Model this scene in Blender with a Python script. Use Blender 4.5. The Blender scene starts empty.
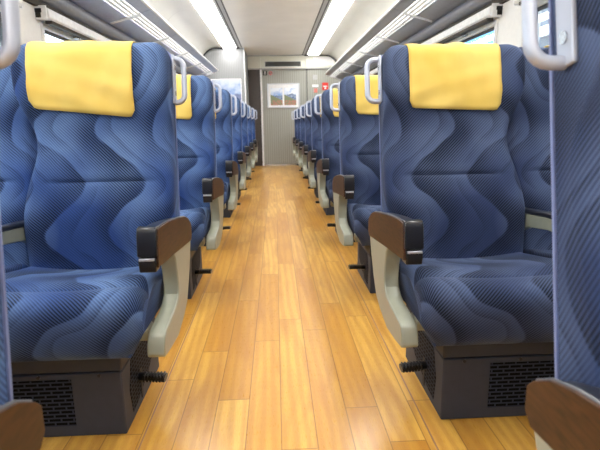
import bpy, bmesh, math, random
from mathutils import Vector, Matrix
random.seed(7)
sc = bpy.context.scene
COL = sc.collection
PI = math.pi
PITCH = 1.053          # seat pitch along the car
ZC = 2.13              # ceiling height
WX = 1.34              # half width of the car

# ------------------------------------------------------------------ materials
def srgb(r, g, b):
    f = lambda c: (c/255/12.92) if c/255 <= .04045 else ((c/255+.055)/1.055)**2.4
    return (f(r), f(g), f(b), 1)

class NT:
    def __init__(s, name):
        s.m = bpy.data.materials.new(name); s.m.use_nodes = True
        s.t = s.m.node_tree; s.n = s.t.nodes; s.bsdf = s.n['Principled BSDF']
    def new(s, typ, **kw):
        o = s.n.new(typ)
        for k, v in kw.items(): setattr(o, k, v)
        return o
    def link(s, a, b): s.t.links.new(a, b)
    def val(s, sock, v):
        if isinstance(v, (int, float)): sock.default_value = v
        else: s.link(v, sock)
    def math(s, op, a, b=None, c=None):
        o = s.new('ShaderNodeMath', operation=op)
        s.val(o.inputs[0], a)
        if b is not None: s.val(o.inputs[1], b)
        if c is not None: s.val(o.inputs[2], c)
        return o.outputs[0]
    def mix(s, f, a, b):
        o = s.new('ShaderNodeMix', data_type='RGBA')
        s.val(o.inputs['Factor'], f)
        for k, v in ((6, a), (7, b)):
            if isinstance(v, tuple): o.inputs[k].default_value = v
            else: s.link(v, o.inputs[k])
        return o.outputs[2]
    def maprange(s, v, a, b, c=0, d=1, smooth=False):
        o = s.new('ShaderNodeMapRange', clamp=True)
        if smooth: o.interpolation_type = 'SMOOTHSTEP'
        s.val(o.inputs[0], v)
        for i, q in enumerate((a, b, c, d)): o.inputs[i+1].default_value = q
        return o.outputs[0]
    def xyz(s, coord='Object'):
        tc = s.new('ShaderNodeTexCoord'); sp = s.new('ShaderNodeSeparateXYZ')
        s.link(tc.outputs[coord], sp.inputs[0]); return sp.outputs, tc.outputs[coord]
    def noise(s, vec, scale, detail=3, dist=0, sc3=None):
        if sc3:
            mp = s.new('ShaderNodeMapping'); mp.inputs['Scale'].default_value = sc3
            s.link(vec, mp.inputs[0]); vec = mp.outputs[0]
        o = s.new('ShaderNodeTexNoise'); s.link(vec, o.inputs['Vector'])
        o.inputs['Scale'].default_value = scale; o.inputs['Detail'].default_value = detail
        o.inputs['Distortion'].default_value = dist
        return o.outputs['Fac']
    def bump(s, h, strength, dist=.002):
        o = s.new('ShaderNodeBump'); o.inputs['Strength'].default_value = strength
        o.inputs['Distance'].default_value = dist
        s.link(h, o.inputs['Height']); s.link(o.outputs[0], s.bsdf.inputs['Normal'])
    def base(s, c):
        if isinstance(c, tuple): s.bsdf.inputs['Base Color'].default_value = c
        else: s.link(c, s.bsdf.inputs['Base Color'])
    def set(s, **kw):
        for k, v in kw.items():
            s.bsdf.inputs[k.replace('_', ' ')].default_value = v

def plain(name, rgb, rough=.5, metal=0, var=.06, scale=40, spec=.5, coat=0):
    t = NT(name); c = srgb(*rgb)
    _, v = t.xyz()
    n = t.noise(v, scale, 2)
    d = tuple(max(0, x*(1-var*2)) for x in c[:3]) + (1,)
    t.base(t.mix(t.maprange(n, .3, .7, 0, 1), c, d))
    t.set(Roughness=rough, Metallic=metal, Specular_IOR_Level=spec, Coat_Weight=coat)
    return t.m

def emis(name, rgb, strength):
    t = NT(name); t.base(srgb(*rgb)); t.bsdf.inputs['Emission Color'].default_value = srgb(*rgb)
    t.set(Emission_Strength=strength, Roughness=.4)
    return t.m

def fabric(name, light, mid, deep, dark):
    """blue moquette: S-shaped bands, each hatched with diagonal stripes that fade across the band"""
    t = NT(name)
    uv = t.new('ShaderNodeUVMap'); uv.uv_map = 'UVMap'
    sp = t.new('ShaderNodeSeparateXYZ'); t.link(uv.outputs[0], sp.inputs[0])
    u, v = sp.outputs[0], sp.outputs[1]
    s1 = t.math('SINE', t.math('MULTIPLY', t.math('ADD', v, -.205), 2*PI/.34))
    s2 = t.math('SINE', t.math('MULTIPLY_ADD', v, 2*PI/.62, .6))
    w = t.math('SUBTRACT', u, t.math('ADD', t.math('MULTIPLY', s1, .064), t.math('MULTIPLY', s2, .022)))
    wob = t.noise(uv.outputs[0], 5.5, 1)
    w = t.math('ADD', w, t.math('MULTIPLY', t.math('SUBTRACT', wob, .5), .13))
    ph = t.math('DIVIDE', t.math('ADD', w, .093), .175)
    b = t.math('FRACT', ph)
    con = t.math('MULTIPLY', t.math('POWER', b, 1.35), t.maprange(b, .94, 1, 1, 0))
    ph2 = t.math('FRACT', t.math('ADD', t.math('MULTIPLY', ph, 2.0), .37))
    con2 = t.math('MULTIPLY', t.math('POWER', ph2, 2.2), t.maprange(ph2, .9, 1, 1, 0))
    patch = t.noise(uv.outputs[0], 4.5, 1)
    con = t.math('MULTIPLY', con, t.maprange(patch, .38, .58, .38, 1))
    con = t.math('MAXIMUM', con, t.math('MULTIPLY', con2, t.maprange(patch, .42, .62, .42, .05)))
    st = t.math('SINE', t.math('MULTIPLY', t.math('ADD', u, v), 2*PI/.0098))
    st = t.maprange(st, -.45, .45, 0, 1, True)
    tcn = t.noise(uv.outputs[0], 9, 3)
    fine = t.noise(uv.outputs[0], 900, 1)
    mpp = t.new('ShaderNodeMapping'); mpp.inputs['Location'].default_value = (3.3, 1.7, 0); t.link(uv.outputs[0], mpp.inputs[0])
    p2 = t.noise(mpp.outputs[0], 3.6, 1)
    basec = t.mix(t.maprange(p2, .38, .62), light, mid)
    basec = t.mix(t.maprange(con, .1, .9, 0, .85), basec, deep)
    hatch = t.math('MULTIPLY', st, t.maprange(con, .0, .6, .24, .98))
    col = t.mix(hatch, basec, dark)
    col = t.mix(t.math('MULTIPLY', t.maprange(tcn, .35, .65), .18), col, mid)
    col = t.mix(t.maprange(fine, .35, .7, 0, .22), col, dark)
    t.base(col)
    t.set(Roughness=.9, Specular_IOR_Level=.2, Sheen_Weight=.08, Sheen_Roughness=.5)
    t.bsdf.inputs['Sheen Tint'].default_value = srgb(170, 195, 240)
    t.bump(t.math('ADD', t.math('MULTIPLY', st, -.6), fine), .25, .0012)
    return t.m

M = {}
M['fabric_left'] = fabric('blue_moquette_left_lit', srgb(96, 122, 164), srgb(43, 69, 124), srgb(22, 35, 70), srgb(4, 6, 15))  # same cloth as the right side, with cool daylight painted into its colours
M['fabric_right'] = fabric('blue_moquette_right_dim', srgb(86, 100, 130), srgb(47, 59, 92), srgb(24, 31, 52), srgb(5, 6, 14))  # same cloth again, duller light on this side painted into the colours
M['shell'] = plain('lavender_grey_shell', (112, 124, 166), .7)
M['cover'] = None
t = NT('yellow_cover_cloth'); _, v = t.xyz()
n = t.noise(v, 700, 1); n2 = t.noise(v, 6, 2)
t.base(t.mix(t.maprange(n2, .3, .7), srgb(220, 191, 104), srgb(207, 174, 80)))
t.set(Roughness=.75, Specular_IOR_Level=.25, Sheen_Weight=.1); t.bump(n, .15, .0006); M['cover'] = t.m
M['alu'] = plain('satin_aluminium', (200, 204, 212), .32, .75, .03)
M['handle'] = plain('silver_painted_handle', (176, 182, 196), .32, .25, .03)
M['black'] = plain('black_plastic', (22, 23, 26), .28, 0, .1)
M['pad'] = plain('black_armrest_pad', (34, 36, 44), .3, 0, .1)
M['darkgrey'] = plain('dark_grey_metal', (54, 59, 71), .6, 0, .05)
M['armgrey'] = plain('warm_grey_armrest_shell', (140, 142, 126), .38, 0, .03)
M['steel'] = plain('brushed_steel', (190, 192, 196), .25, .9)
M['trimgrey'] = plain('dull_grey_trim', (110, 112, 118), .35, .4)
M['rackwhite'] = plain('white_rack_paint', (238, 239, 240), .35)
M['rackgrey'] = plain('blue_grey_rack_panel', (170, 178, 204), .45)
M['rackgreyR'] = plain('grey_rack_panel', (158, 160, 166), .45)
M['rail'] = plain('grey_wall_rail', (132, 134, 144), .4, .1)
M['slot'] = plain('dark_slot', (60, 54, 46), .7)
M['blindbox'] = plain('white_blind_box', (252, 252, 251), .5)
M['wallwhite'] = plain('cream_wall_panel', (240, 239, 236), .5, 0, .02)
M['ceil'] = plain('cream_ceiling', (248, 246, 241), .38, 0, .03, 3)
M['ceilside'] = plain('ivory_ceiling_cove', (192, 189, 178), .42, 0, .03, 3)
M['header'] = plain('ivory_header_panel', (212, 212, 198), .35, 0, .02)
M['blackslot'] = plain('black_air_slot', (22, 20, 20), .6)
M['greytrim'] = plain('grey_ceiling_trim', (176, 176, 176), .4, .2)
M['gasket'] = plain('dark_rubber_gasket', (38, 38, 42), .6)
M['light'] = emis('fluorescent_diffuser', (255, 253, 250), 18)
M['white'] = plain('white_plate', (240, 240, 240), .4)
M['red'] = plain('red_plate', (214, 52, 38), .45)
M['pink'] = plain('pale_red_plate', (214, 120, 108), .45)
M['panelbrown'] = plain('dark_brown_end_panel', (74, 66, 62), .45, 0, .1)
M['screen'] = plain('black_display_glass', (44, 44, 40), .25)
M['signblack'] = plain('black_sign', (52, 56, 54), .4)
M['station'] = plain('shaded_station_wall', (112, 118, 128), .8, 0, .15, 1.5)
M['sea'] = emis('blue_backlit_sign', (40, 150, 235), 1.2)
M['tube'] = emis('station_lamp', (255, 255, 255), 1.6)
M['ground'] = plain('pale_ground', (190, 190, 186), .9)

t = NT('window_glass')
mixs = t.new('ShaderNodeMixShader'); tr = t.new('ShaderNodeBsdfTransparent'); gl = t.new('ShaderNodeBsdfGlossy')
gl.inputs['Roughness'].default_value = .02; tr.inputs['Color'].default_value = (.9, .94, .95, 1)
mixs.inputs[0].default_value = .07
t.link(tr.outputs[0], mixs.inputs[1]); t.link(gl.outputs[0], mixs.inputs[2])
t.link(mixs.outputs[0], t.n['Material Output'].inputs[0]); M['glass'] = t.m

# plank floor
t = NT('oak_plank_floor'); (x, y, z), v = t.xyz()
px = t.math('DIVIDE', t.math('ADD', x, 5-.065+.0005), .0965)
pi_ = t.math('FLOOR', px); pf = t.math('FRACT', px)
wn = t.new('ShaderNodeTexWhiteNoise', noise_dimensions='1D'); t.link(pi_, wn.inputs['W'])
py = t.math('DIVIDE', t.math('ADD', y, t.math('MULTIPLY', wn.outputs[0], 3.1)), .86)
bi = t.math('FLOOR', py); bf = t.math('FRACT', py)
wn2 = t.new('ShaderNodeTexWhiteNoise', noise_dimensions='2D')
cb = t.new('ShaderNodeCombineXYZ'); t.link(pi_, cb.inputs[0]); t.link(bi, cb.inputs[1]); t.link(cb.outputs[0], wn2.inputs['Vector'])
rnd = wn2.outputs[0]
off = t.new('ShaderNodeCombineXYZ'); t.link(t.math('MULTIPLY', rnd, 37), off.inputs[0]); t.link(t.math('MULTIPLY', rnd, 91), off.inputs[1])
va = t.new('ShaderNodeVectorMath', operation='ADD'); t.link(v, va.inputs[0]); t.link(off.outputs[0], va.inputs[1])
big = t.noise(va.outputs[0], 1.6, 4, 1.2, (7, 1.1, 1))
wv = t.new('ShaderNodeTexWave', wave_type='RINGS', rings_direction='Z'); mp = t.new('ShaderNodeMapping'); mp.inputs['Scale'].default_value = (9, .9, 1)
t.link(va.outputs[0], mp.inputs[0]); t.link(mp.outputs[0], wv.inputs['Vector'])
wv.inputs['Scale'].default_value = 1.1; wv.inputs['Distortion'].default_value = 5; wv.inputs['Detail'].default_value = 2
pore = t.noise(va.outputs[0], 60, 2, 0, (8, .5, 1))
c = t.mix(rnd, srgb(226, 178, 86), srgb(197, 143, 52))
c = t.mix(t.maprange(big, .42, .72, 0, .6), c, srgb(166, 108, 38))
c = t.mix(t.maprange(wv.outputs['Fac'], .2, .9, 0, .38), c, srgb(176, 118, 46))
c = t.mix(t.maprange(pore, .45, .75, 0, .25), c, srgb(160, 100, 42))
g1 = t.maprange(t.math('MINIMUM', pf, t.math('SUBTRACT', 1, pf)), .006, .022, 1, 0)
g2 = t.maprange(t.math('MINIMUM', bf, t.math('SUBTRACT', 1, bf)), .0008, .0026, 1, 0)
gap = t.math('MAXIMUM', g1, g2)
c = t.mix(t.math('MULTIPLY', gap, .62), c, srgb(96, 56, 24))
t.base(c); t.link(t.maprange(pore, .3, .7, .26, .40), t.bsdf.inputs['Roughness'])
t.set(Coat_Weight=.45, Coat_Roughness=.2)
t.bump(t.math('SUBTRACT', t.math('MULTIPLY', big, .12), gap), .12, .001); M['floor'] = t.m

t = NT('walnut_veneer'); _, v = t.xyz()
g = t.noise(v, 18, 4, 1.0, (1, 1, 7)); g2 = t.noise(v, 5, 2, .5)
c = t.mix(t.maprange(g, .3, .7), srgb(74, 46, 25), srgb(42, 25, 13)); c = t.mix(t.maprange(g2, .4, .7, 0, .4), c, srgb(32, 18, 10))
t.base(c); t.set(Roughness=.45, Specular_IOR_Level=.35); M['walnut'] = t.m

t = NT('striped_grey_laminate'); (x, y, z), v = t.xyz()
sx = t.math('SINE', t.math('MULTIPLY', x, 2*PI/.043)); n = t.noise(v, 30, 3, 0, (4, 1, .05))
c = t.mix(t.maprange(sx, -1, 1), srgb(160, 161, 152), srgb(144, 144, 134)); c = t.mix(t.maprange(n, .4, .7, 0, .3), c, srgb(172, 171, 162))
t.base(c); t.set(Roughness=.42); M['stripe'] = t.m
t = NT('striped_white_laminate'); (x, y, z), v = t.xyz()
sx = t.math('SINE', t.math('MULTIPLY', x, 2*PI/.03))
t.base(t.mix(t.maprange(sx, -1, 1), srgb(140, 141, 142), srgb(128, 129, 129))); t.set(Roughness=.4); M['stripewhite'] = t.m

def vent(name, ax, w, h):
    """sheet metal punched with rows of staggered slots"""
    t = NT(name); (x, y, z), v = t.xyz(); a = (x, y)[ax]
    cb = t.new('ShaderNodeCombineXYZ'); t.link(a, cb.inputs[0]); t.link(z, cb.inputs[1])
    if ax == 1: t.link(t.math('ADD', a, t.math('MULTIPLY', z, .9)), cb.inputs[0])
    br = t.new('ShaderNodeTexBrick'); t.link(cb.outputs[0], br.inputs['Vector'])
    br.inputs['Scale'].default_value = 1; br.inputs['Brick Width'].default_value = w; br.inputs['Row Height'].default_value = h
    br.inputs['Mortar Size'].default_value = h*.21; br.inputs['Mortar Smooth'].default_value = .1; br.inputs['Bias'].default_value = 0
    br.inputs['Color1'].default_value = br.inputs['Color2'].default_value = srgb(8, 8, 10); br.inputs['Mortar'].default_value = srgb(54, 59, 71)
    t.base(br.outputs['Color']); t.set(Roughness=.7, Specular_IOR_Level=.1); t.bump(br.outputs['Fac'], .4, .003); return t.m
M['vent_front'] = vent('slotted_front_grille', 0, .034, .0118)
M['vent_side'] = vent('slotted_side_grille', 1, .022, .0135)

def landscape(name, ax0, ax1, z0, z1, far, dim=1):
    """printed landscape: sky, ridge, meadow with flowers; x and z are object metres"""
    t = NT(name); (x, y, z), v = t.xyz()
    h = t.maprange(z, z0, z1); u = t.maprange(x, ax0, ax1)
    n = t.noise(v, 9 if far else 5, 4); n2 = t.noise(v, 40, 2)
    sky = t.mix(t.maprange(t.math('ADD', n, t.math('MULTIPLY', h, .3)), .55, .8), srgb(120, 160, 214), srgb(232, 238, 246))
    ridge = t.math('ADD', t.math('MULTIPLY', n, .5), .34 if far else .22)
    hill = t.mix(t.maprange(n2, .35, .65), srgb(70, 92, 130) if far else srgb(104, 116, 150), srgb(150, 170, 200) if far else srgb(140, 146, 172))
    c = t.mix(t.math('LESS_THAN', h, ridge), sky, hill)
    if far:
        c = t.mix(t.math('LESS_THAN', h, t.math('MULTIPLY_ADD', u, -.35, .62)), c, srgb(122, 132, 98))
        c = t.mix(t.math('MULTIPLY', t.math('LESS_THAN', h, .28), t.math('GREATER_THAN', n2, .48)), c, srgb(176, 120, 102))
    if dim < 1: c = t.mix(1-dim, c, srgb(60, 76, 120))
    t.base(c); t.set(Roughness=.35); return t.m

# ------------------------------------------------------------------ mesh helpers
class MB:
    def __init__(s): s.v = []; s.f = []; s.uv = {}
    def add(s, verts, faces, uvs=None):
        o = len(s.v); s.v += [tuple(p) for p in verts]
        s.f += [tuple(i+o for i in q) for q in faces]
        if uvs:
            for i, q in enumerate(uvs): s.uv[o+i] = q
    def box(s, x0, x1, y0, y1, z0, z1):
        x0, x1 = sorted((x0, x1)); y0, y1 = sorted((y0, y1)); z0, z1 = sorted((z0, z1))
        s.add([(x, y, z) for z in (z0, z1) for y in (y0, y1) for x in (x0, x1)],
              [(0, 2, 3, 1), (4, 5, 7, 6), (0, 1, 5, 4), (2, 6, 7, 3), (0, 4, 6, 2), (1, 3, 7, 5)])
    def prism(s, poly, xa, xb):
        """polygon of (y, z) extruded across x; xa, xb numbers or functions of (y, z)"""
        fa = xa if callable(xa) else (lambda y, z: xa); fb = xb if callable(xb) else (lambda y, z: xb)
        n = len(poly)
        s.add([(fa(y, z), y, z) for y, z in poly] + [(fb(y, z), y, z) for y, z in poly],
              [tuple(range(n))[::-1], tuple(range(n, 2*n))] + [(i, (i+1) % n, n+(i+1) % n, n+i) for i in range(n)])
    def extr(s, poly, y0, y1):
        """polygon of (x, z) extruded along y"""
        n = len(poly)
        s.add([(x, y0, z) for x, z in poly] + [(x, y1, z) for x, z in poly],
              [tuple(range(n)), tuple(range(n, 2*n))[::-1]] + [(i, (i+1) % n, n+(i+1) % n, n+i) for i in range(n)])
    def tube(s, pts, r, n=10, caps=True, flat=None):
        pts = [Vector(p) for p in pts]; rings = []; ref = None
        for i, p in enumerate(pts):
            d = (pts[min(i+1, len(pts)-1)] - pts[max(i-1, 0)]).normalized()
            if ref is None: ref = Vector((0, 1, 0)) if abs(d.y) < .9 else Vector((0, 0, 1))
            a = (ref - d*ref.dot(d)).normalized(); b = d.cross(a); ref = a
            rings.append([p + (a*math.cos(2*PI*k/n)*(flat or 1) + b*math.sin(2*PI*k/n))*r for k in range(n)])
        vs = [q for g in rings for q in g]; fs = []
        for i in range(len(rings)-1):
            for k in range(n): fs.append((i*n+k, i*n+(k+1) % n, (i+1)*n+(k+1) % n, (i+1)*n+k))
        if caps: fs += [tuple(range(n))[::-1], tuple((len(rings)-1)*n+k for k in range(n))]
        s.add(vs, fs)
    def build(s, name, m, parent=None, loc=None, smooth=35, bevel=0, seg=2, kind=None, label=None):
        """link as ONE mesh object, its origin at loc (or at the parent's origin); world = mesh coordinates"""
        me = bpy.data.meshes.new(name)
        o0 = Vector(loc) if loc is not None else ORG.get(parent.name if parent else None, Vector((0, 0, 0)))
        me.from_pydata([Vector(p)-o0 for p in s.v], [], s.f); me.validate()
        bm = bmesh.new(); bm.from_mesh(me); bmesh.ops.recalc_face_normals(bm, faces=bm.faces); bm.to_mesh(me); bm.free()
        if s.uv:
            l = me.uv_layers.new(name='UVMap')
            for lp in me.loops: l.data[lp.index].uv = s.uv.get(lp.vertex_index, (0, 0))
        me.materials.append(m)
        for p in me.polygons: p.use_smooth = True
        me.set_sharp_from_angle(angle=math.radians(smooth))
        ob = bpy.data.objects.new(name, me); COL.objects.link(ob)
        if parent: ob.parent = parent; ORG[ob.name] = o0
        else: ob.location = o0; ORG[ob.name] = o0
        if bevel:
            b = ob.modifiers.new('bevel', 'BEVEL'); b.width = bevel; b.segments = seg; b.limit_method = 'ANGLE'; b.angle_limit = math.radians(40)
            b.harden_normals = False
        if kind: ob['kind'] = kind
        if label: ob['label'] = label
        return ob
ORG = {}
def empty(name, loc, label, cat, group=None):
    o = bpy.data.objects.new(name, None); COL.objects.link(o); o.location = loc; o.empty_display_size = .1
    o['label'] = label; o['category'] = cat
    if group: o['group'] = group
    ORG[o.name] = Vector(loc); return o
def tag(o, label, cat, group=None):
    o['label'] = label; o['category'] = cat
    if group: o['group'] = group
    return o
def copy_tree(o, parent=None):
    c = o.copy(); COL.objects.link(c)
    if parent is not None: c.parent = parent
    for ch in list(o.children): copy_tree(ch, c)
    return c

def smoothcurve(pts, n):
    """Catmull-Rom through pts, n samples a span"""
    P = [pts[0]] + list(pts) + [pts[-1]]; out = []
    for i in range(1, len(P)-2):
        for k in range(n):
            t = k/n; a, b, c, d = P[i-1], P[i], P[i+1], P[i+2]
            out.append(tuple(.5*((2*b[j]) + (-a[j]+c[j])*t + (2*a[j]-5*b[j]+4*c[j]-d[j])*t*t + (-a[j]+3*b[j]-3*c[j]+d[j])*t**3) for j in range(2)))
    out.append(tuple(pts[-1])); return out
def ss(a, b, x):
    t = max(0, min(1, (x-a)/(b-a))); return t*t*(3-2*t)
def lerp(a, b, t): return a+(b-a)*t

# ------------------------------------------------------------------ the seats
H = .716
class SeatGeo:
    """one seat of a pair: xa = edge towards aisle, xb = far edge, s = side of car (+1 right, -1 left)"""
    def __init__(g, s, xa, xb, waist_a, waist_b, theta, y0, z0=.385):
        g.s, g.xa, g.xb, g.wa, g.wb = s, xa, xb, waist_a, waist_b
        g.th, g.y0, g.z0 = math.radians(theta), y0, z0
        g.xc = (xa+xb)/2
    def W(g, x, f, h):            # seat frame -> car coordinates of row one
        c, q = math.cos(g.th), math.sin(g.th)
        return (g.s*x, g.y0 - f*c + h*q, g.z0 + h*c + f*q)
    def edges(g, h):
        k = math.exp(-((h-.40)/.13)**2)       # waist below the head wings
        w = .008*ss(.48, .58, h)
        lo = .004*ss(.25, .0, h)
        return g.xa + g.wa*k - w*(1 if g.wa else 0), g.xb - g.wb*k + w + lo
    def front(g, xi, h):
        e = abs(2*xi-1)
        f = .020*math.exp(-((h-.17)/.11)**2) + .022*ss(.44, .60, h)
        f += (.016*ss(.0, .2, h)*(1-ss(.3, .42, h)) + .030*ss(.46, .56, h))*e**3
        f -= .008*math.exp(-((h-.285)/.007)**2)*(1-ss(.62, .8, e))
        f += .004*math.exp(-((h-.31)/.03)**2)*(1-ss(.6, .9, e))
        return f
    def thick(g, h): return lerp(.084, .070, h/H)
    def hs(g):
        return [0, .02, .05, .08, .11, .14, .17, .20, .23, .255, .27, .278, .285, .292, .30, .315, .34, .37, .40, .43, .455, .48, .50, .52, .54, .56, .58, .60, .62, .64, H-.045]
    def profile(g, xi, d, grow=0, shell=False):
        """front-bottom -> top -> back-bottom list of (f, h)"""
        R, Rc, Rb = .034, .055, .012
        if shell: R = .006
        ins = R-math.sqrt(max(0, R*R-(R-d)**2)) if d < R else 0
        inb = Rb-math.sqrt(max(0, Rb*Rb-(Rb-d)**2)) if d < Rb else 0
        drop = Rc-math.sqrt(max(0, Rc*Rc-(Rc-d)**2)) if d < Rc else 0
        sc = (H+grow-drop)/H; pts = []; hs = g.hs(); bk = []
        for h in hs:
            T = g.thick(h)
            f = (-T+.010 if shell else g.front(xi, h)-ins)
            pts.append((f, h*sc)); bk.append((-T+inb-(.004 if shell else 0), h*sc))
        n = 8; f1, h1 = pts[-1]; b1 = bk[-1][0]; mid = (f1+b1)/2; ra = (f1-b1)/2; rh = .045*sc
        top = [(mid+ra*math.cos(PI*k/n), h1+rh*math.sin(PI*k/n)) for k in range(1, n)]
        return pts + top + bk[::-1]
    def columns(g):
        w = g.xb-g.xa; ds = [0, .0015, .004, .008, .013, .02, .028, .036, .046, .058]
        L = [(d/w, d) for d in ds]; mid = 14
        a = ds[-1]/w
        cols = L + [(lerp(a, 1-a, k/(mid+1)), 1) for k in range(1, mid+1)] + [(1-q, d) for q, d in L[::-1]]
        return cols
    def body(g, shell=False, uoff=0):
        m = MB(); cols = g.columns(); vs = []; uv = []; n = None; w = g.xb-g.xa; gr = .0025 if shell else 0
        for xi, d in cols:
            pr = g.profile(xi, d, gr, shell); n = len(pr); sl = 0; pv = pr[0]
            R = .034; ins = R-math.sqrt(max(0, R*R-(R-d)**2)) if d < R else 0
            for f, h in pr:
                a, b = g.edges(min(h, H)); a -= gr; b += gr
                x = lerp(a, b, xi); vs.append(g.W(x, f, h))
                sl += math.hypot(f-pv[0], h-pv[1]); pv = (f, h)
                un = (x-g.xc) + (-ins if xi < .5 else ins)
                uv.append((-un + uoff, sl))
        fs = []; N = len(cols)
        for i in range(N-1):
            for k in range(n-1): fs.append((i*n+k, i*n+k+1, (i+1)*n+k+1, (i+1)*n+k))
            fs.append((i*n+n-1, i*n, (i+1)*n, (i+1)*n+n-1))
        m.add(vs, fs, uv)
        # flat side faces, split down the middle so the cloth runs on round the edge
        for i, sg in ((0, -1), (N-1, 1)):
            o = i*n; half = n//2
            cv = []; cu = []; cf = []
            for k in range(half+1):
                p, q = vs[o+k], vs[o+n-1-k]; U, V = uv[o+k]
                T = math.dist(p, q)
                for j in range(4):
                    cv.append(tuple(lerp(p[c], q[c], j/3) for c in range(3)))
                    cu.append((U + (-sg)*T*j/3, V))
            for k in range(half):
                for j in range(3): cf.append((k*4+j, k*4+j+1, (k+1)*4+j+1, (k+1)*4+j))
            m.add(cv, cf, cu)
        return m
    def cover(g, skew=0, half=.16, seed=0, cx=0):
        m = MB(); rows = None; vs = []; fs = []; cols = 25; Rc = .022; xc = g.xc; rnd = random.Random(seed)
        ph = [rnd.uniform(0, 6) for _ in range(4)]
        for i in range(cols):
            q = -1+2*i/(cols-1); q = math.copysign(abs(q)**.9, q); x = xc + cx + q*half; a, b = g.edges(H-.1); xi = (x-a)/(b-a)
            d = half*(1-abs(q)); cut = Rc-math.sqrt(max(0, Rc*Rc-(Rc-d)**2)) if d < Rc else 0
            pr = g.profile(xi, 1)
            hb = H-.218 + cut + skew*q
            # path: front bottom up, over the top, a little way down the back
            path = [p for p in pr]
            out = []; nF = len(g.hs())
            fr = pr[:nF]; top = pr[nF:nF+7]; bk = pr[nF+7:]
            m1 = 12
            for k in range(m1):
                h = lerp(hb, H-.045, k/m1)
                f = g.front(xi, min(h, H-.045)); out.append((f, h))
            out += [fr[-1]] + top + [bk[0], (bk[1][0], H-.09)]
            for k, (f, h) in enumerate(out):
                t0 = out[max(k-1, 0)]; t1 = out[min(k+1, len(out)-1)]
                dx, dy = t1[0]-t0[0], t1[1]-t0[1]; l = math.hypot(dx, dy) or 1; nf, nh = dy/l, -dx/l
                if nf == 0 and nh == 0: nf = 1
                hang = max(0, (H-.06-h))/.165 if k < m1 else 0
                o = .0035 + .006*hang
                o += .003*math.exp(-((q-.12-.25*hang)/.16)**2)*(1-.6*hang)
                o += .0022*math.sin(7*q+9*hang+ph[0])*hang + .0018*math.sin(13*q-5*hang+ph[1]) + .0016*math.sin(4*q+16*hang+ph[2])
                o = max(o, .0025)
                vs.append(g.W(x, f+nf*o, h+nh*o))
            rows = len(out)
        for i in range(cols-1):
            for k in range(rows-1): fs.append((i*rows+k, i*rows+k+1, (i+1)*rows+k+1, (i+1)*rows+k))
        m.add(vs, fs); return m
    def cushion(g, xa, xb, uoff=0):
        s = g.s; m = MB()
        base = [(1.56, .335), (1.42, .315), (1.28, .29), (1.20, .272), (1.155, .262), (1.128, .278), (1.113, .31), (1.104, .35), (1.101, .385), (1.108, .412), (1.128, .431), (1.16, .438), (1.188, .434), (1.202, .427), (1.218, .431), (1.26, .434), (1.33, .424), (1.42, .409), (1.50, .398), (1.58, .392)]
        pr = smoothcurve(base, 3); n = len(pr); cols = []
        ds = [0, .002, .005, .010, .017, .026, .036, .05, .07]
        w = xb-xa
        L = [(d/w, d) for d in ds]; a = ds[-1]/w
        C = L + [(lerp(a, 1-a, k/13), 1) for k in range(1, 13)] + [(1-q, d) for q, d in L[::-1]]
        cy, cz = 1.36, .35; R = .036; vs = []; uv = []
        for xi, d in C:
            ins = R-math.sqrt(max(0, R*R-(R-d)**2)) if d < R else 0
            e = abs(2*xi-1); sl = 0; pv = pr[0]
            for y, z in pr:
                zz = z; yy = y
                if z > .36 or y < 1.14:
                    top = ss(.36, .41, z)
                    zz = z - ins*top + (.016*e**3*ss(1.16, 1.26, y) - .004*math.cos(PI*e)*ss(1.2, 1.25, y) + .006*math.cos(2*PI*xi*1.0)*math.exp(-((y-1.15)/.05)**2))*top
                    yy = y + ins*.7*ss(1.2, 1.12, y)
                taper = .042*ss(.345, .262, z)
                x = lerp(xa+taper, xb-taper*.4, xi)
                vs.append((s*x, yy, zz)); sl += math.hypot(y-pv[0], z-pv[1]); pv = (y, z)
                un = (x-(xa+xb)/2) + (-ins if xi < .5 else ins)
                uv.append((-un + uoff, sl*1.0))
        N = len(C); fs = []
        for i in range(N-1):
            for k in range(n-1): fs.append((i*n+k, i*n+k+1, (i+1)*n+k+1, (i+1)*n+k))
            fs.append((i*n+n-1, i*n, (i+1)*n, (i+1)*n+n-1))
        m.add(vs, fs, uv)
        for i, sg in ((0, -1), (N-1, 1)):
            o = i*n; cv = []; cu = []; cf = []; half = n//2
            for k in range(half+1):
                p, q = vs[o+k], vs[o+n-1-k]
                for j in range(5):
                    P = tuple(lerp(p[c], q[c], j/4) for c in range(3)); cv.append(P)
                    cu.append((uv[o+k][0]*0 + (-sg)*(P[2]-.42) + uv[o+n-1][0], P[1]))
            for k in range(half):
                for j in range(4): cf.append((k*5+j, k*5+j+1, (k+1)*5+j+1, (k+1)*5+j))
            m.add(cv, cf, cu)
        return m

WOOD = smoothcurve([(1.130, .503), (1.148, .594)], 1)[:2] + [(1.20, .5935), (1.27, .588), (1.34, .580), (1.42, .570), (1.50, .557), (1.545, .544), (1.578, .524), (1.590, .512), (1.590, .478), (1.575, .463), (1.32, .487)]
PANEL = [(1.300, .50), (1.328, .47), (1.342, .42), (1.346, .385), (1.338, .362), (1.312, .346), (1.285, .339), (1.165, .328), (1.147, .321), (1.136, .300), (1.131, .274), (1.137, .267), (1.200, .258), (1.300, .250), (1.400, .272), (1.455, .295), (1.505, .350), (1.545, .410), (1.575, .468), (1.45, .50)]

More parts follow.
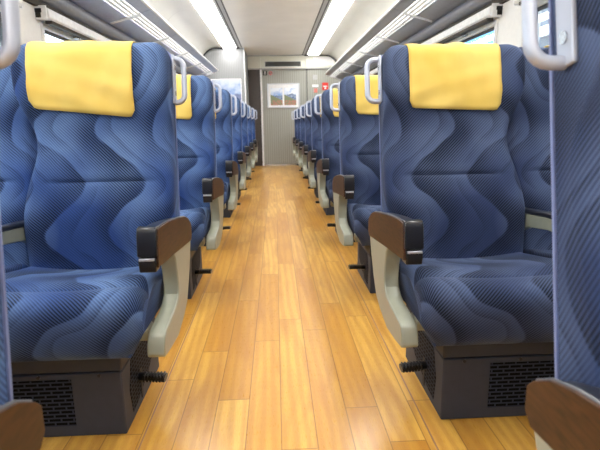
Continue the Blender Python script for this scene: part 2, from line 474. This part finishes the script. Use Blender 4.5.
def make_unit(s, theta, y0, xa, xb, fab, label, skew):
    """a rotating pair of seats on one floor box, modelled at row one on side s"""
    root = empty('double_seat', (s*.80, 1.42, 0), label, 'seat', 'blue double seats along the aisle')
    side = 'left' if s < 0 else 'right'
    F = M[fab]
    # --- floor box
    b = MB(); b.box(s*.441, s*1.20, 1.217, 1.60, .0, .188)
    base = b.build('seat_base', M['darkgrey'], root, bevel=.004)
    b = MB(); b.box(s*.438, s*1.203, 1.214, 1.603, .193, .25); b.build('base_lid', M['darkgrey'], base, bevel=.004)
    b = MB(); b.box(s*.575, s*.775, 1.2155, 1.222, .034, .172); b.build('front_grille', M['vent_front'], base)
    b = MB()
    poly = [(1.285, .024), (1.33, .03), (1.46, .06), (1.535, .10), (1.545, .182), (1.30, .182), (1.27, .10)]
    b.prism(poly, s*.4395, s*.446); b.build('side_grille', M['vent_side'], base)
    b = MB(); b.box(s*.4388, s*.445, 1.372, 1.388, .018, .112); b.build('pedal_slot', M['blackslot'], base)
    b = MB()
    pth = [(s*.445, 1.372, .090), (s*.41, 1.350, .099), (s*.385, 1.338, .104), (s*.366, 1.332, .106), (s*.352, 1.330, .105)]
    b.tube(pth, .0115, 10, flat=1.5)
    for k in range(7):
        x = .355+.010*k; zc = lerp(.1055, .1000, ss(.36, .42, x)); yc = lerp(1.330, 1.345, ss(.36, .42, x))
        b.box(s*x, s*(x+.005), yc-.0155, yc+.0155, zc-.008, zc+.0125)
    b.build('foot_pedal', M['black'], base, bevel=.001, label='black ribbed foot pedal')
    for x in (.50, .66):
        b = MB(); b.tube([(s*x, 1.2145, .181), (s*x, 1.219, .181)], .005, 8); b.build('screw', M['black'], base)
    # --- seat frame under the cushions
    b = MB(); b.box(s*.405, s*1.24, 1.25, 1.56, .249, .288); b.box(s*.374, s*.425, 1.265, 1.33, .252, .286)
    b.build('seat_frame', M['armgrey'], root, bevel=.006)
    # --- two seats
    xo = .475
    for j in (0, 1):
        g = SeatGeo(s, (xb-.010 if j else xa), xb+(xo if j else 0), 0 if j == 0 else .0, .038 if j == 0 else .03, theta, y0+(.0 if j == 0 else .065))
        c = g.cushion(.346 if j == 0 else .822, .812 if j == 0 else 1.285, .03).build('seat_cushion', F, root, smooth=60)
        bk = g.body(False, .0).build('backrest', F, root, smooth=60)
        g.body(True).build('back_shell', M['shell'], bk, smooth=45, label='lavender grey shell')
        cv = g.cover(skew if j == 0 else 0, .151 if s > 0 else .155, 3+j+(5 if s > 0 else 0), .055 if j else (0 if s > 0 else .030)).build('headrest_cover', M['cover'], bk, smooth=80, label='yellow cloth headrest cover')
        so = cv.modifiers.new('thickness', 'SOLIDIFY'); so.thickness = .0022; so.offset = 1
        if j == 0:
            # grab handle on the aisle edge
            f0 = -.034 if s > 0 else -.056; xin = xa-.003; xout = .301 if s > 0 else .300; hb, ht = .538, .676; r = .024; P = []
            P.append((xin, hb))
            for k in range(6):
                a = PI/2*k/5; P.append((xout+r-r*math.sin(a), hb+r-r*math.cos(a)))
            for k in range(6):
                a = PI/2*k/5; P.append((xout+r-r*math.cos(a), ht-r+r*math.sin(a)))
            P.append((xin, ht))
            b = MB(); b.tube([g.W(x, f0, h) for x, h in P], .0088, 12, flat=1.1)
            hd = b.build('grab_handle', M['handle'], root, smooth=50, label='silver grab handle')
            b = MB()
            pts = [g.W(x, f, h) for x in (xin-.004, xin+.003) for (f, h) in ((f0-.010, hb-.006), (f0+.023, hb-.006), (f0+.023, ht+.010), (f0-.010, ht+.010))]
            b.add(pts, [(0, 1, 2, 3), (7, 6, 5, 4), (0, 4, 5, 1), (1, 5, 6, 2), (2, 6, 7, 3), (3, 7, 4, 0)])
            b.build('mounting_plate', M['handle'], hd, bevel=.002)
            for hh in (hb+.028, ht-.028):
                b = MB(); b.tube([g.W(xin-.0062, f0+.007, hh), g.W(xin-.003, f0+.007, hh)], .0078, 14); b.build('screw', M['steel'], hd)
    # --- aisle armrest
    def inner(y, z): return s*lerp(.344, .331, ss(1.49, 1.53, y))
    pad = [(y, z-.003) if z > .5 else (y, z+.003) for y, z in WOOD]
    pad[0] = (1.136, .503)
    b = MB(); b.prism(pad, s*.302, inner); arm = b.build('armrest', M['pad'], root, bevel=.006, seg=3, label='aisle armrest with wooden side')
    b = MB(); b.prism(WOOD, s*.2965, s*.3025); b.build('wood_panel', M['walnut'], arm, bevel=.0015, label='walnut side panel')
    b = MB(); b.tube([(s*.3025, y, z+.0004) for y, z in WOOD[1:9]], .0022, 8); b.build('edge_trim', M['trimgrey'], arm)
    b = MB(); b.prism([(1.127, .536), (1.134, .583), (1.142, .598), (1.156, .600), (1.168, .598), (1.168, .53), (1.128, .53)], s*.299, s*.3455)
    b.build('end_block', M['black'], arm, bevel=.0025)
    b = MB(); b.prism([(1.126, .492), (1.122, .512), (1.124, .526), (1.134, .5285), (1.166, .5285), (1.166, .492)], s*.302, s*.3425)
    b.build('recline_button', M['black'], arm, bevel=.003)
    b = MB(); b.box(s*.304, s*.3405, 1.1205, 1.128, .5215, .5275); b.build('button_glint', M['alu'], arm, bevel=.001, label='silver strip forming the glint on the recline button')  # thin bar modelled in place of the highlight along the button's top
    b = MB(); b.prism(PANEL, s*.2985, lambda y, z: s*lerp(.343, .326, ss(1.47, 1.52, y))); b.build('side_panel', M['armgrey'], arm, bevel=.005, seg=3, label='warm grey moulded side panel')
    # --- centre armrest
    xc = xb+.012
    b = MB(); b.prism([(1.14, .545), (1.15, .560), (1.40, .560), (1.58, .545), (1.60, .535), (1.58, .530), (1.40, .545), (1.15, .545)], s*(xc-.017), s*(xc+.017))
    ca = b.build('centre_armrest', M['pad'], root, bevel=.004)
    b = MB(); b.prism([(1.16, .545), (1.40, .545), (1.58, .530), (1.60, .515), (1.585, .462), (1.50, .494), (1.39, .508), (1.16, .512)], s*(xc-.015), s*(xc+.015))
    b.build('side_panel', M['armgrey'], ca, bevel=.003)
    # --- window side armrest
    b = MB(); b.prism([(1.15, .53), (1.15, .585), (1.45, .575), (1.59, .54), (1.59, .46), (1.32, .49)], s*1.297, s*1.325); b.build('window_armrest', M['pad'], root, bevel=.005)
    return root

ORD = ['nearest', 'second', 'third', 'fourth', 'fifth', 'sixth', 'seventh', 'eighth', 'ninth']
def seat_label(side, n):
    if n == 0: return ('blue patterned double seat cut off by the %s edge, only handle and armrest end clear' % side)
    if n == 1: return ('large blue double seat at %s front of aisle with its full cushion showing' % side)
    last = 7 if side == 'left' else 8
    if n == last: return 'farthest blue double seat on %s side of aisle, beside the %s' % (side, 'white partition' if side == 'left' else 'grey end wall')
    return 'blue double seat on %s side of aisle, %s one behind the large front seat' % (side, ['first', 'second', 'third', 'fourth', 'fifth', 'sixth', 'seventh'][n-2])
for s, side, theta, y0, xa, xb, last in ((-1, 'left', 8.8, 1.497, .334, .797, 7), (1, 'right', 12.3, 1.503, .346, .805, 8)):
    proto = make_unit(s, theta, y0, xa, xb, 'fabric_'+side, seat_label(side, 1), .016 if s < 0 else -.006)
    for n in [0] + list(range(2, last+1)):
        c = copy_tree(proto); c.location.y = 1.42 + (n-1)*PITCH; c['label'] = seat_label(side, n)

# ------------------------------------------------------------------ the setting
YB, YE, YP = -2.4, 9.91, 8.85       # back of the modelled car, end wall, left partition
def struct(name, mb, m, parent=None, **kw):
    o = mb.build(name, m, parent, **kw); o['kind'] = 'structure'; return o
b = MB(); b.box(-WX-.06, WX+.06, YB-.1, YE+.1, -.06, 0); struct('floor', b, M['floor'])
b = MB()
for s in (-1, 1): b.box(s*.392-.002, s*.392+.002, YB, 8.8, 0, .0012)
struct('trim_1', b, plain('floor_seam', (150, 112, 92), .5))
# ceiling: flat centre in panels, coves at the sides
b = MB(); y = YB
while y < YE:
    y1 = min(y+1.62, YE); b.box(-.545, .545, y, y1-.004, ZC, ZC+.03); y = y1
b.box(-1.4, 1.4, YB, YE+.1, ZC+.035, ZC+.06)
struct('ceiling', b, M['ceil'])
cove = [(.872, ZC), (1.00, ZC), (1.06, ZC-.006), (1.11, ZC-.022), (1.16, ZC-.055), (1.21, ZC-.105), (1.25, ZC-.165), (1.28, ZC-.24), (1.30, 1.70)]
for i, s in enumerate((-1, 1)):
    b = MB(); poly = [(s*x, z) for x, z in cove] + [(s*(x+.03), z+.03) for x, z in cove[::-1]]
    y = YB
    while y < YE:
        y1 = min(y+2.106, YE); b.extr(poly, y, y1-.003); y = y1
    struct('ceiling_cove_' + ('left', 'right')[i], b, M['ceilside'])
    for k, (x0, x1, z0, m) in enumerate(((.543, .557, ZC-.002, 'blackslot'), (.557, .599, ZC-.002, 'greytrim'), (.599, .616, ZC-.005, 'blackslot'), (.616, .652, ZC-.003, 'greytrim'), (.868, .874, ZC-.002, 'greytrim'))):
        b = MB(); b.box(s*x0, s*x1, YB, YE if s > 0 else YP, z0, ZC+.032); struct('trim_%d' % (2+i*5+k), b, M[m])
# light strips
for s, ye, lab in ((-1, YP-.02, 'long white fluorescent light strip along left side of ceiling'), (1, 9.66, 'long white fluorescent light strip along right side of ceiling')):
    e = empty('ceiling_light', (s*.76, 3.5, ZC), lab, 'light', 'ceiling light strips')
    b = MB(); b.extr([(s*.655, ZC-.008), (s*.668, ZC-.021), (s*.76, ZC-.026), (s*.852, ZC-.021), (s*.866, ZC-.008), (s*.866, ZC+.01), (s*.655, ZC+.01)], YB+.3, ye); b.build('diffuser', M['light'], e)
    b = MB(); b.box(s*.653, s*.868, ye, ye+.02, ZC-.034, ZC+.012); b.build('end_cap', M['white'], e)

# side walls with window openings
WIN = [(-1.186, .539), (.92, 2.645), (3.03, 4.745), (5.132, 6.855), (7.242, 8.70)]
Z0, Z1 = .80, 1.415
for s, side in ((-1, 'left'), (1, 'right')):
    b = MB(); t = .06
    b.box(s*WX, s*(WX+t), YB, YE, 0, Z0); b.box(s*WX, s*(WX+t), YB, YE, Z1, ZC+.05)
    ys = [YB] + [q for w in WIN for q in w] + [YE]
    for i in range(0, len(ys), 2): b.box(s*WX, s*(WX+t), ys[i], ys[i+1], Z0, Z1)
    struct('wall_'+side, b, M['wallwhite'])
    b = MB(); b.box(s*WX, s*(WX-.03), YB, YE if s > 0 else YP, .0, .10); struct('baseboard_'+side, b, M['darkgrey'])
    # long rail under the rack, dark slot below it
    b = MB(); b.extr([(s*1.34, 1.535), (s*1.30, 1.538), (s*1.278, 1.555), (s*1.272, 1.585), (s*1.285, 1.615), (s*1.34, 1.63)], YB, 9.3 if s > 0 else YP-.02); struct('trim_%d' % (14 if s < 0 else 15), b, M['rail'], smooth=60)
    b = MB(); b.box(s*1.34, s*1.315, YB, 9.3 if s > 0 else YP-.02, 1.50, 1.534); struct('trim_%d' % (16 if s < 0 else 17), b, M['slot'])
    # windows
    for k, (a, c) in enumerate(WIN):
        nm = 'window_%d' % (k+1 + (0 if s < 0 else len(WIN)))
        def frame(x0, x1, w, e=0):
            m = MB()
            m.box(x0, x1, a-e, c+e, Z1-w+e, Z1+e); m.box(x0, x1, a-e, c+e, Z0-e, Z0+w-e)
            m.box(x0, x1, a-e, a+w-e, Z0+w-e, Z1-w+e); m.box(x0, x1, c-w+e, c+e, Z0+w-e, Z1-w+e); return m
        fr = struct(nm, frame(s*(WX-.012), s*(WX+.03), .03, .012), M['wallwhite'], bevel=.004)
        frame(s*(WX+.008), s*(WX+.024), .035).build('gasket', M['gasket'], fr)
        m = MB(); m.box(s*(WX+.014), s*(WX+.018), a+.02, c-.02, Z0+.02, Z1-.02); m.build('pane', M['glass'], fr)
        if k == 0: continue
        # blind cassette above the window
        wl = ['', 'nearest', 'second nearest', 'third nearest', 'farthest'][k]
        e = empty('roller_blind', (s*1.31, (a+c)/2, 1.47), 'white roller blind box above the %s window on the %s wall' % (wl, side), 'blind', 'roller blind boxes above the windows')
        bx = MB(); bx.extr([(s*1.34, 1.500), (s*1.285, 1.500), (s*1.268, 1.490), (s*1.264, 1.445), (s*1.275, 1.436), (s*1.34, 1.436)], a-.05, c+.05); bx.build('cassette', M['blindbox'], e, bevel=.004)
        bx = MB(); bx.box(s*1.275, s*1.315, a+.0, c-.0, 1.418, 1.436); bx.build('pull_bar', M['slot'], e, bevel=.003)
        for yy in (a-.056, c+.056):
            bx = MB(); bx.box(s*1.275, s*1.34, yy-.006, yy+.006, 1.43, 1.505); bx.build('end_cap', M['blindbox'], e, bevel=.003)
            bx = MB(); sg = -1 if yy < (a+c)/2 else 1
            bx.box(s*1.30, s*1.34, yy+sg*.006, yy+sg*.014, 1.466, 1.488); bx.box(s*1.305, s*1.34, yy+sg*.006, yy+sg*.011, 1.44, 1.466); bx.build('bracket', M['blackslot'], e, bevel=.002)
        for yy in (a+.45, c-.45):
            bx = MB(); bx.box(s*1.30, s*1.328, yy-.03, yy+.03, 1.404, 1.418); bx.build('latch', M['steel'], e, bevel=.003)
    # pillar mouldings between the windows
    b = MB()
    for k in range(len(WIN)-1):
        y0, y1 = WIN[k][1], WIN[k+1][0]; b.box(s*WX, s*(WX-.006), y0+.06, y1-.06, .82, 1.499)
    struct('trim_%d' % (18 if s < 0 else 19), b, M['wallwhite'], bevel=.003)

# luggage racks
for s, side, ye, mp in ((-1, 'left', 8.60, 'rackgrey'), (1, 'right', 9.42, 'rackgreyR')):
    e = empty('luggage_rack', (s*1.15, 4, 1.66), 'long luggage rack of white pipes and grey panels above %s seats' % side, 'luggage rack', 'overhead luggage racks')
    Zr = lambda x: 1.725 - .30*(x-.95)
    y = YB; ph = .87
    edges = [YB] + [3.03-1.053*k for k in range(5, -1, -1) if 3.03-1.053*k > YB] + [3.03+1.053*k for k in range(1, 8) if 3.03+1.053*k < ye-.1] + [ye]
    for i in range(len(edges)-1):
        b = MB(); y0, y1 = edges[i]+.004, edges[i+1]-.004
        b.extr([(s*.962, Zr(.95)+.012), (s*.957, Zr(.95)-.006), (s*1.035, Zr(1.035)-.006), (s*1.035, Zr(1.035)+.008), (s*.975, Zr(.975)+.02)], y0, y1); b.build('front_panel', M[mp], e)
        b = MB(); b.extr([(s*1.142, Zr(1.142)-.004), (s*1.268, Zr(1.268)-.004), (s*1.336, 1.626), (s*1.336, 1.636), (s*1.268, Zr(1.268)+.006), (s*1.142, Zr(1.142)+.006)], y0, y1); b.build('rear_panel', M[mp], e)
        b = MB(); b.tube([(s*.953, y0, Zr(.95)+.006), (s*.953, y1, Zr(.95)+.006)], .0105, 10); b.build('edge_bead', M['rackwhite'], e)
    for x in (1.056, 1.088, 1.120):
        b = MB(); b.tube([(s*x, YB, Zr(x)), (s*x, ye-.03, Zr(x))], .0112, 10); b.build('pipe', M['rackwhite'], e)
    for yb in edges[1:-1]+[ye-.02]:
        b = MB()
        b.tube([(s*1.035, yb, Zr(1.035)-.010), (s*1.06, yb, Zr(1.06)-.016), (s*1.12, yb, Zr(1.12)-.016), (s*1.15, yb, Zr(1.15)-.012), (s*1.20, yb, Zr(1.2)-.010), (s*1.27, yb, Zr(1.27)-.008)], .0105, 8)
        b.build('bracket', M['rackwhite'], e)
    b = MB(); b.extr([(s*.955, Zr(.955)-.008), (s*1.27, Zr(1.27)-.012), (s*1.27, Zr(1.27)+.03), (s*.955, Zr(.955)+.022)], ye, ye+.02); b.build('end_plate', M['rackwhite'], e, bevel=.003)

# left partition with its poster
b = MB(); b.box(-WX, -.515, YP, YP+.05, 0, ZC+.03); b.box(-.565, -.515, YP+.05, YE, 0, ZC+.03); struct('wall_partition', b, M['stripewhite'])
b = MB(); b.box(-.525, -.509, YP-.006, YP+.056, 0, ZC); struct('trim_20', b, M['white'], bevel=.004)
def gasket_line(s, y, name):
    b = MB(); b.tube([(s*(x-.012), y, z-.012) for x, z in [(.60, ZC)] + cove], .011, 8); struct(name, b, M['gasket'])
gasket_line(-1, YP-.012, 'trim_21'); gasket_line(1, YE-.012-.05, 'trim_22')
e = empty('landscape_poster', (-.84, YP-.006, 1.36), 'pale blue mountain landscape poster on the white left partition', 'poster')
b = MB(); b.box(-1.10, -.588, YP-.012, YP-.001, 1.13, 1.60); b.build('poster_panel', landscape('mountain_print', -.26, .26, -.23, .24, False, .55), e)
b = MB()
for q in ((-1.106, -.582, 1.598, 1.61), (-1.106, -.582, 1.12, 1.132)): b.box(q[0], q[1], YP-.014, YP, q[2], q[3])
for q in (-1.106, -.592): b.box(q, q+.010, YP-.014, YP, 1.132, 1.598)
b.build('poster_frame', M['white'], e)

# end wall, door, header
b = MB(); b.box(.645, WX, YE, YE+.06, 0, 1.92); struct('wall_end', b, M['stripe'])
b = MB(); b.box(-.9, -.262, YE+.02, YE+.06, 0, 1.92); struct('wall_end_recess', b, M['panelbrown'])
b = MB(); b.box(-.245, .632, YE+.012, YE+.05, 0, 1.90); d = struct('door_1', b, M['stripe'])
b = MB(); b.box(-.282, -.246, YE-.012, YE+.05, 0, 1.90); b.build('door_edge', M['white'], d, bevel=.004)
b = MB(); b.box(.632, .645, YE+.0, YE+.05, 0, 1.90); b.build('door_seam', M['gasket'], d)
b = MB(); b.box(-.262, .645, YE+.002, YE+.01, .0, .035); b.build('kick_plate', M['steel'], d)
b = MB(); b.box(-.56, -.262, YE-.05, YE+.06, 1.892, ZC+.03); b.box(-.256, .607, YE-.05, YE+.06, 1.892, ZC+.03); b.box(.613, WX, YE-.05, YE+.06, 1.892, ZC+.03); struct('trim_23', b, M['header'])
b = MB(); b.box(-.56, WX, YE-.04, YE+.06, 1.872, 1.892); struct('trim_24', b, M['greytrim'])
b = MB(); b.box(-.56, WX, YE-.056, YE-.04, ZC-.018, ZC); struct('trim_25', b, M['greytrim'])
b = MB(); b.box(-1.4, 1.4, YE+.06, YE+.1, 0, ZC+.05); struct('wall_front', b, M['wallwhite'])
b = MB(); b.box(-1.4, 1.4, YB-.06, YB, 0, ZC+.05); struct('wall_back', b, M['wallwhite'])

YS = YE-.052
e = empty('information_display', (.175, YS, 1.965), 'long black information display in the ivory header above the door', 'display')
b = MB(); b.box(-.172, .518, YS-.004, YS+.01, 1.922, 2.008); b.build('screen', M['screen'], e, bevel=.002)
b = MB(); b.box(-.180, .526, YS-.001, YS+.008, 1.914, 2.016); b.build('bezel', M['greytrim'], e)
b = MB(); b.box(.76, 1.17, YS-.004, YS+.004, 1.93, 2.09)  # white plate for a pale rectangle that is partly ceiling light reflected in the header
tag(b.build('reflection_panel', M['white'], None, loc=(.96, YS, 2.0), bevel=.002), 'white rectangular notice panel on the ivory header right of the door', 'reflection')

def sign(name, x0, x1, z0, z1, m, label, cat='sign', y=YE):
    e = empty(name, ((x0+x1)/2, y, (z0+z1)/2), label, cat)
    b = MB(); b.box(x0, x1, y-.008, y+.013, z0, z1); p = b.build('plate', M[m], e, bevel=.002); return e
def text(body, size, x, y, z, m, parent, name='numeral'):
    cu = bpy.data.curves.new(name, 'FONT'); cu.body = body; cu.size = size; cu.align_x = 'CENTER'; cu.align_y = 'CENTER'; cu.extrude = .001; cu.offset = .004
    o = bpy.data.objects.new(name, cu); COL.objects.link(o)
    me = bpy.data.meshes.new_from_object(o.evaluated_get(bpy.context.evaluated_depsgraph_get())); bpy.data.objects.remove(o)
    me.materials.append(m); ob = bpy.data.objects.new(name, me); COL.objects.link(ob); ob.parent = parent
    ob.location = Vector((x, y, z)) - ORG[parent.name]; ob.rotation_euler = (PI/2, 0, 0); return ob
e = sign('car_number_sign', -.222, -.142, 1.763, 1.848, 'signblack', 'small black sign with white numeral 1 at upper left of the door')
text('1', .085, -.182, YE-.0105, 1.805, M['white'], e)
e = empty('no_smoking_sticker', (-.076, YE, 1.81), 'tiny red and dark no smoking mark beside the numeral 1 sign', 'sticker')
b = MB(); b.box(-.115, -.035, YE+.004, YE+.013, 1.765, 1.845); b.build('backing', M['greytrim'], e)
b = MB(); b.tube([(-.075+.03*math.cos(2*PI*k/16), YE+.001, 1.805+.03*math.sin(2*PI*k/16)) for k in range(17)], .006, 6); b.build('ring', M['red'], e)
b = MB(); b.tube([(-.054, YE+.001, 1.826), (-.096, YE+.001, 1.784)], .005, 6); b.build('slash', M['red'], e)
b = MB(); b.box(-.10, -.05, YE+.002, YE+.006, 1.80, 1.81); b.build('cigarette', M['signblack'], e)
# framed pair of prints on the door
e = empty('poster_frame', (.168, YE+.01, 1.37), 'white framed poster with two landscape pictures on the grey end door', 'poster')
b = MB(); b.box(-.125, .462, YE-.004, YE+.014, 1.155, 1.59); b.build('backing', M['white'], e)
b = MB(); b.box(-.150, -.125, YE-.014, YE+.014, 1.14, 1.605); b.box(.462, .487, YE-.014, YE+.014, 1.14, 1.605); b.box(-.125, .462, YE-.014, YE+.014, 1.14, 1.155); b.box(-.125, .462, YE-.014, YE+.014, 1.59, 1.605); b.build('frame', M['alu'], e, bevel=.003)
for x0 in (-.085, .185):
    b = MB(); b.box(x0, x0+.235, YE-.008, YE-.003, 1.19, 1.52); b.build('print', landscape('flower_field_print', x0-.168, x0+.067, -.18, .15, True), e)
sign('call_button_plate', .755, .845, 1.67, 1.76, 'greytrim', 'small square grey plate high on the end wall right of the door', 'plate')
sign('white_label', .745, .865, 1.53, 1.575, 'white', 'small white label on the end wall right of the door', 'label')
sign('pale_red_sign', .775, .845, 1.42, 1.50, 'pink', 'small pale red sign just below the white label on the end wall', 'sign')
e = sign('emergency_sign', .94, 1.06, 1.47, 1.61, 'red', 'bright red emergency sign on the end wall above right seats', 'sign')
b = MB(); b.box(.965, 1.035, YE-.010, YE-.008, 1.53, 1.55); b.box(.985, 1.015, YE-.010, YE-.008, 1.49, 1.52); b.build('marking', M['white'], e)

# ------------------------------------------------------------------ outside
b = MB(); b.box(-40, 40, -30, 40, -1.2, -1.1); struct('ground', b, M['ground'])
b = MB(); b.box(3.4, 3.6, -6, 26, -1.1, 4.2); struct('wall_station', b, M['station'])
b = MB(); b.box(3.36, 3.402, 7.5, 9.0, 1.78, 2.20)
e = b.build('station_sign', M['sea'], None, loc=(3.38, 8.2, 1.99)); tag(e, 'bright blue sign board seen through the right window', 'sign')
b = MB(); b.box(3.33, 3.402, 5.85, 6.35, 1.86, 1.96)
e = b.build('station_lamp', M['tube'], None, loc=(3.36, 6.1, 1.91)); tag(e, 'white lamp seen through the nearest right window', 'lamp')

# ------------------------------------------------------------------ light, sky, camera
w = bpy.data.worlds.new('sky'); sc.world = w; w.use_nodes = True
nt = w.node_tree; bg = nt.nodes['Background']
tc = nt.nodes.new('ShaderNodeTexCoord'); gr = nt.nodes.new('ShaderNodeSeparateXYZ'); rp = nt.nodes.new('ShaderNodeValToRGB')
nt.links.new(tc.outputs['Generated'], gr.inputs[0]); nt.links.new(gr.outputs[2], rp.inputs[0])
rp.color_ramp.elements[0].color = (.90, .95, 1, 1); rp.color_ramp.elements[1].color = (.72, .85, 1, 1)
nt.links.new(rp.outputs[0], bg.inputs[0]); bg.inputs[1].default_value = 7

cam = bpy.data.cameras.new('camera'); co = bpy.data.objects.new('camera', cam); COL.objects.link(co)
Fv = Vector((.04597294, .97742722, -.20620988)); Rv = Vector((.99861027, -.05029278, -.01575329)); Uv = Vector((.02576857, .20519908, .97838097))
mt = Matrix((Rv, Uv, -Fv)).transposed().to_4x4(); mt.translation = Vector((-.00952, 0, .837088)); co.matrix_world = mt
cam.sensor_width = 17.3; cam.lens = 483.89/600*17.3; cam.clip_start = .02
cam.dof.use_dof = True; cam.dof.focus_distance = 1.75; cam.dof.aperture_fstop = 3.5
sc.camera = co
sc.view_settings.view_transform = 'Standard'; sc.view_settings.look = 'None'; sc.view_settings.exposure = .16
